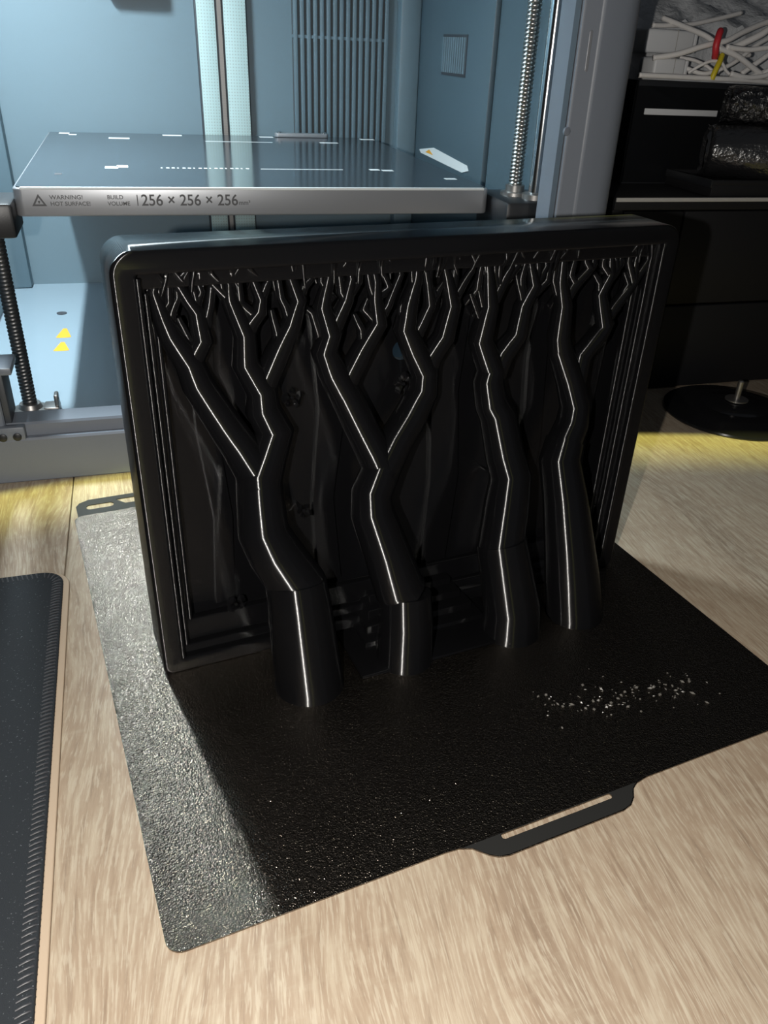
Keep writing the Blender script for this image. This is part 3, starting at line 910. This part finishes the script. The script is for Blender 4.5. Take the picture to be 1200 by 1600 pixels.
# lead screws with a real thread, guide rod
def lead_screw(cx, cy, z0, z1, m):
    bm = bmesh.new()
    seg, pitch, r0, r1 = 14, 2.2, 3.75, 4.25
    nst = int((z1 - z0) / pitch * seg)
    rows = []
    for i in range(nst + 1):
        a = 2 * math.pi * i / seg
        z = z0 + pitch * i / seg
        rows.append([bm.verts.new(Vector((cx + r * math.cos(a), cy + r * math.sin(a), z + dz)) * MM) for r, dz in ((r0, 0), (r1, pitch * 0.35), (r1, pitch * 0.65), (r0, pitch))])
    for A, B in zip(rows[:-1], rows[1:]):
        for k in range(3):
            bm.faces.new((A[k], B[k], B[k + 1], A[k + 1]))
    o = finish(bm, 'lead_screw', m, pr, angle=40)
    return o
lead_screw(14.5, 62, 17, 122, 'screw_steel_shaded')  # its unlit side is put into the darker steel
lead_screw(14.5, 62, 140, 444, 'screw_steel')
lead_screw(321.5, 60, 17, 118, 'screw_steel')
lead_screw(321.5, 60, 142, 444, 'screw_steel')
tube('guide_rod', [(328.6, 45, 17), (328.6, 45, 446)], 4.2, 'chrome', pr, 24)
tube('guide_rod', [(-6, 62, 17), (-6, 62, 446)], 4.2, 'chrome', pr, 24)
lathe('rod_collar', [(8, 0), (8, 3), (5.6, 3.6), (4.4, 4)], 'dull_steel', pr, 20, (328.6, 45), 142)
lathe('screw_bearing', [(11, 0), (11, 2.2), (7, 3.2), (6, 6), (4.5, 6.4)], 'dull_steel', pr, 24, (14.5, 62), 16.6)
bm = bmesh.new()
add_box(bm, 22, 31, 58, 70, 16.6, 20, bevel=0.8)
add_box(bm, 28.5, 31, 60, 68, 19, 27, bevel=0.8)
finish(bm, 'bearing_clamp', 'dull_steel', pr, angle=30)
# floor print
for (x0, x1, y0, y1) in ((20, 31, 207, 229), (20, 31, 176, 195)):
    plate('floor_arrow', [[(x0, y0), (x0 + 2.5, y0 - 1), (x1 - 2.5, y0 - 1), (x1, y0), ((x0 + x1) / 2 + 1.3, y1), ((x0 + x1) / 2 - 1.3, y1)]], 16.6, 16.75, 'print_orange', pr)
lathe('floor_plug', [(4, 0), (4, 0.6), (2.4, 0.9), (0, 0.9)], 'dark_panel', pr, 20, (21, 271), 16.6)
# hinge at the lower left of the opening
hg = box('hinge_bracket', (4, 18.5, -1.6, 3.9, 26.5, 34), 'grey_shell', pr, bevel=0.8)
for x in (7.2, 14.4):
    bm = bmesh.new()
    add_tube(bm, [(x, -1.5, 28.6), (x, -2.3, 28.6), (x, -2.7, 28.6)], [2.2, 2.2, 1.2], 16)
    finish(bm, 'screw_head', 'black_plastic', hg, angle=40)
box('hinge_pillar', (9.1, 12.5, 3, 24, 34.6, 62), 'dark_panel', pr, bevel=0.8)
box('hinge_cap', (9.1, 17.5, 2, 26, 62, 66), 'grey_shell', pr, bevel=0.8)
for x, y in ((-15, 20), (346, 20), (-15, 370), (346, 370)):
    pass

# ------------------------------------------------------------------ background at the right: all placed in the printer's frame
def at(x, y, z): return pw(x, y, z)
sh = thing('desk_shelf', 'black desk shelf with pale front edge right of the printer', 'shelf', at(0, 0, 0), PA)
box('shelf_board', (396, 760, 60.6, 340, 132, 140), 'black_lacquer', sh, bevel=0.6)
box('edge_strip', (396, 760, 59.2, 60.6, 137.6, 140.2), 'light_edge', sh, bevel=0.3)
box('shelf_side', (396, 404, 62, 340, 0, 132), 'black_lacquer', sh, bevel=0.6)
box('shelf_side', (748, 760, 66, 340, 0, 132), 'black_lacquer', sh, bevel=0.6)
box('shelf_back', (404, 748, 330, 340, 0, 132), 'black_lacquer', sh)
for x0_, x1_ in ((405, 452), (453.5, 600), (601.5, 748)):
    box('drawer_front', (x0_, x1_, 62, 66, 66, 131), 'black_lacquer', sh, bevel=1)
    df = box('drawer_front', (x0_, x1_, 62, 66, 1, 64.5), 'black_lacquer', sh, bevel=1)

bx = thing('storage_box', 'black open storage box with a white strip, full of cables', 'box', at(0, 0, 0), PA)
bm = bmesh.new()
add_box(bm, 434, 620, 122, 125, 140.2, 207.5, bevel=0.8)
add_box(bm, 434, 620, 255, 258, 140.2, 207.5, bevel=0.8)
add_box(bm, 434, 437, 122, 258, 140.2, 207.5, bevel=0.8)
add_box(bm, 617, 620, 122, 258, 140.2, 207.5, bevel=0.8)
add_box(bm, 434, 620, 122, 258, 140.2, 204)
finish(bm, 'box_body', 'black_plastic', bx, angle=30)
box('label_strip', (444, 505, 121.2, 122.1, 186.0, 190.0), 'white_plastic', bx, bevel=0.3)

def lumpy_roll(name, label, p0, p1, r, material, seed, squash=1.0, cat='roll'):
    random.seed(seed)
    root = thing(name, label, cat, at(0, 0, 0), PA)
    bm = bmesh.new()
    seg, nl = 28, 26
    P0, P1 = Vector(p0), Vector(p1)
    ax = (P1 - P0).normalized()
    up = Vector((0, 0, 1)); sd = ax.cross(up).normalized(); up = sd.cross(ax)
    ph = [random.random() * 6.28 for _ in range(6)]
    rings = []
    for i in range(nl + 1):
        t = i / nl
        ring = []
        for k in range(seg):
            a = 2 * math.pi * k / seg
            rr = r * (1 + 0.025 * math.sin(3 * a + ph[0] + 5 * t) + 0.018 * math.sin(7 * a + ph[1] - 9 * t) + 0.012 * math.sin(11 * a + 17 * t + ph[2]) + random.uniform(-.008, .008))
            if i == 0: rr *= 0.93
            ring.append(bm.verts.new((P0.lerp(P1, t) + sd * rr * math.cos(a) + up * rr * squash * math.sin(a)) * MM))
        rings.append(ring)
    for A, B in zip(rings[:-1], rings[1:]):
        for k in range(seg):
            bm.faces.new((A[k], A[(k + 1) % seg], B[(k + 1) % seg], B[k]))
    bm.faces.new(rings[-1])
    # tucked end: inward folds to a sunken centre
    inner = [bm.verts.new((P0 + ax * 2.5 + sd * r * (0.5 + random.uniform(-.08, .08)) * math.cos(2 * math.pi * k / seg) + up * r * squash * 0.5 * math.sin(2 * math.pi * k / seg)) * MM) for k in range(seg)]
    for k in range(seg):
        bm.faces.new((rings[0][(k + 1) % seg], rings[0][k], inner[k], inner[(k + 1) % seg]))
    bm.faces.new(inner[::-1])
    finish(bm, 'wrapping', material, root, smooth=True)
    # torn rim of film at the open end
    bm = bmesh.new()
    ri = []
    for k in range(seg):
        a = 2 * math.pi * k / seg
        e = random.uniform(1.0, 3.4)
        A_ = P0 + sd * r * 0.93 * math.cos(a) + up * r * squash * 0.93 * math.sin(a)
        B_ = P0 - ax * e + sd * r * random.uniform(.92, 1.0) * math.cos(a) + up * r * squash * random.uniform(.92, 1.0) * math.sin(a)
        C_ = A_ + (P0 + ax * 0.4 - A_).normalized() * 1.0
        ri.append([bm.verts.new(q * MM) for q in (A_, B_, C_)])
    for k in range(seg):
        A, B = ri[k], ri[(k + 1) % seg]
        for j in range(3):
            bm.faces.new((A[j], B[j], B[(j + 1) % 3], A[(j + 1) % 3]))
    finish(bm, 'film_rim', material, root)
    return root
tray = thing('low_tray', 'low black tray on the shelf carrying the shiny film roll', 'tray', at(0, 0, 0), PA)
bm = bmesh.new()
add_box(bm, 470, 640, 62, 118, 140.2, 148.0, bevel=0.8)
add_box(bm, 470, 640, 62, 64, 147.5, 151.0, bevel=0.5)
add_box(bm, 470, 640, 116, 118, 147.5, 151.0, bevel=0.5)
finish(bm, 'tray_body', 'black_lacquer', tray, angle=30)
box('tray_lip', (469, 470.5, 62, 118, 146, 151.2), 'black_plastic', tray, bevel=0.4)
lumpy_roll('film_roll', 'shiny black film-wrapped roll lying on the low tray below the crinkled roll', (485, 97, 166.0), (560, 52, 166.0), 17.2, 'smooth_black_film', 4)
lumpy_roll('film_roll', 'crinkled matte black roll lying on the shiny roll before the storage box', (496, 100, 195.2), (572, 55, 195.2), 12.0, 'crinkled_black_film', 9)

# contents of the box: adapters, cables, ties, film
def adapter(label, x, y, z, wx, wy, wz, rot):
    root = thing('power_adapter', label, 'adapter', at(x, y, z), PA + rot, 'white adapters in the storage box')
    box('body', (0, wx, 0, wy, 0, wz), 'white_plastic', root, bevel=2.0, seg=3)
    box('end_cap', (wx - 0.2, wx + 3, 1, wy - 1, 1, wz - 1), 'white_plastic', root, bevel=1.0)
    box('seam_line', (wx * 0.62, wx * 0.62 + 0.5, -0.12, wy + 0.12, 0.8, wz + 0.1), 'light_edge', root)
    return root
adapter('white adapter block lying lowest, at the front of the storage box', 447, 124, 209, 26, 20, 12.5, 0.03)
adapter('white adapter block stacked behind and above the lower one', 452, 148, 224, 40, 22, 15, 0.0)
# paths are image-measured on a plane about 130 mm behind the printer front, then given depth
cable_paths = [
 ('white cable rising from the left of the red tie', [(446, 126, 221), (462, 122, 224), (478, 120, 229), (490, 120, 232), (500, 121, 234), (516, 126, 240), (540, 134, 247), (566, 140, 252)], 1.9),
 ('white cable arching above the red tie to the upper left', [(468, 158, 246), (476, 146, 242), (486, 128, 236), (492, 121, 231), (500, 122, 228), (512, 126, 226), (528, 130, 226)], 1.8),
 ('white cable curling in a wide loop at the right of the ties', [(498, 118, 230), (516, 117, 229), (534, 116, 231), (546, 116, 228), (544, 115, 220), (534, 114, 214), (518, 114, 212), (504, 115, 214)], 1.7),
 ('white cable running along the front rim of the box', [(432, 118, 210.4), (452, 116, 210.5), (474, 115, 210.4), (496, 114, 210.4), (520, 115, 210.3), (546, 118, 209.6), (572, 124, 209.8)], 1.7),
 ('white cable crossing from the tie to the lower right corner', [(492, 119, 229), (508, 118, 225), (522, 118, 219), (536, 119, 213.5), (552, 122, 211), (570, 126, 210.5)], 1.9),
 ('thin white cable bent behind the red tie', [(470, 130, 222), (480, 128, 221), (490, 126, 218), (497, 122, 214), (502, 124, 219), (500, 126, 226), (494, 124, 231)], 1.2),
 ('white cable at the far right rising steeply', [(520, 124, 214), (532, 124, 222), (546, 126, 230), (562, 130, 236), (584, 138, 240)], 1.9),
 ('white cable fanning out under the yellow tie', [(462, 136, 218), (474, 128, 216), (486, 122, 213), (498, 120, 216), (512, 122, 222), (530, 126, 233), (552, 132, 241)], 1.5),
 ('thin white cable looping low between the adapters and the yellow tie', [(474, 122, 213), (480, 118, 218), (488, 117, 221), (496, 116.5, 220), (502, 117, 215), (510, 117, 212), (524, 118, 213), (540, 120, 218)], 1.1),
 ('white cable curving tightly at the right edge of the pile', [(528, 120, 210.6), (536, 118, 216), (546, 117.5, 222), (556, 118, 224), (562, 120, 219), (558, 121, 213), (548, 121, 211)], 1.6),
 ('white cable sloping over the upper adapter to the grey bag', [(456, 150, 241), (470, 152, 241.5), (490, 156, 243), (512, 160, 247), (540, 166, 253)], 1.6),
 ('thick white plug lead lying over the grey film', [(520, 140, 230), (536, 136, 238), (548, 138, 244), (570, 146, 250)], 2.4),
]
for lab, pts, r in cable_paths:
    bm = bmesh.new()
    sp_ = smooth_path(pts, 7)
    add_tube(bm, sp_, [r] * len(sp_), 10)
    o = finish(bm, 'cable', 'cable_white', None, smooth=True)
    o.location = (PO[0] * MM, PO[1] * MM, 0); o.rotation_euler = (0, 0, PA)
    tag(o, lab, 'cable', 'white cables in the storage box')
def band(name, label, path, r0, material):
    bm = bmesh.new()
    sp_ = smooth_path(path, 5)
    add_tube(bm, sp_, [r0] * len(sp_), 10)
    o = finish(bm, name, material, None, smooth=True)
    o.location = (PO[0] * MM, PO[1] * MM, 0); o.rotation_euler = (0, 0, PA)
    tag(o, label, 'cable tie')
band('cable_tie', 'red tie wrapped round the bundle of white cables', [(496, 126, 238), (491, 119, 239), (487.5, 115, 235), (486.5, 114, 230), (488, 115, 226), (491, 119, 223.5), (496, 126, 224)], 2.3, 'red_rubber')
band('cable_tie', 'yellow tie hanging below the red tie onto the box rim', [(496, 118, 225), (493, 115, 221), (490.5, 113.5, 217), (489, 113.2, 213), (488.5, 113.5, 209.8)], 1.9, 'yellow_rubber')
# crumpled film behind the cables
random.seed(21)
bm = bmesh.new()
nx, ny = 26, 12
gridv = []
for i in range(nx + 1):
    row = []
    for j in range(ny + 1):
        x = 444 + (612 - 444) * i / nx
        y = 165 + 80 * j / ny
        z = 238 + 42 * j / ny + 3.5 * math.sin(i * 0.9 + j * 0.5) + random.uniform(-2.5, 2.5) - (26 if j == 0 else 0)
        row.append((x + random.uniform(-2, 2), y + random.uniform(-2, 2), z))
    gridv.append(row)
top = [[bm.verts.new(Vector(p_) * MM) for p_ in row] for row in gridv]
bot = [[bm.verts.new(Vector((p_[0], p_[1], 204.5)) * MM) for p_ in row] for row in gridv]
for i in range(nx):
    for j in range(ny):
        bm.faces.new((top[i][j], top[i + 1][j], top[i + 1][j + 1], top[i][j + 1]))
        bm.faces.new((bot[i][j], bot[i][j + 1], bot[i + 1][j + 1], bot[i + 1][j]))
for i in range(nx):
    bm.faces.new((bot[i][0], bot[i + 1][0], top[i + 1][0], top[i][0]))
    bm.faces.new((top[i][ny], top[i + 1][ny], bot[i + 1][ny], bot[i][ny]))
for j in range(ny):
    bm.faces.new((top[0][j], top[0][j + 1], bot[0][j + 1], bot[0][j]))
    bm.faces.new((bot[nx][j], bot[nx][j + 1], top[nx][j + 1], top[nx][j]))
o = finish(bm, 'plastic_bag', 'grey_film', None, angle=50)
o.location = (PO[0] * MM, PO[1] * MM, 0); o.rotation_euler = (0, 0, PA)
tag(o, 'crumpled grey plastic bag behind the cables in the storage box', 'bag')

# round base with a pin under the shelf
DX, DY = 455.0, 251.0
rb = thing('round_stand', 'glossy black round stand with a short metal pin on the desk before the shelf', 'stand', (DX * MM, DY * MM, 0))
lathe('base', [(50, 0), (50.4, 1.0), (50, 2.2), (48, 3.0), (38, 4.6), (36, 5.6), (24, 6.6), (22, 8.0), (9, 9.4), (8, 9.6), (0, 9.8)], 'gloss_black', rb, 64)
lathe('washer', [(8.2, 0), (8.2, 0.9), (2.4, 1.2)], 'dull_steel', rb, 24, (0, 0), 10.2)
lathe('pin', [(2.2, 0), (2.2, 14.5), (1.6, 15.2), (0, 15.4)], 'dull_steel', rb, 16, (0, 0), 9.6)
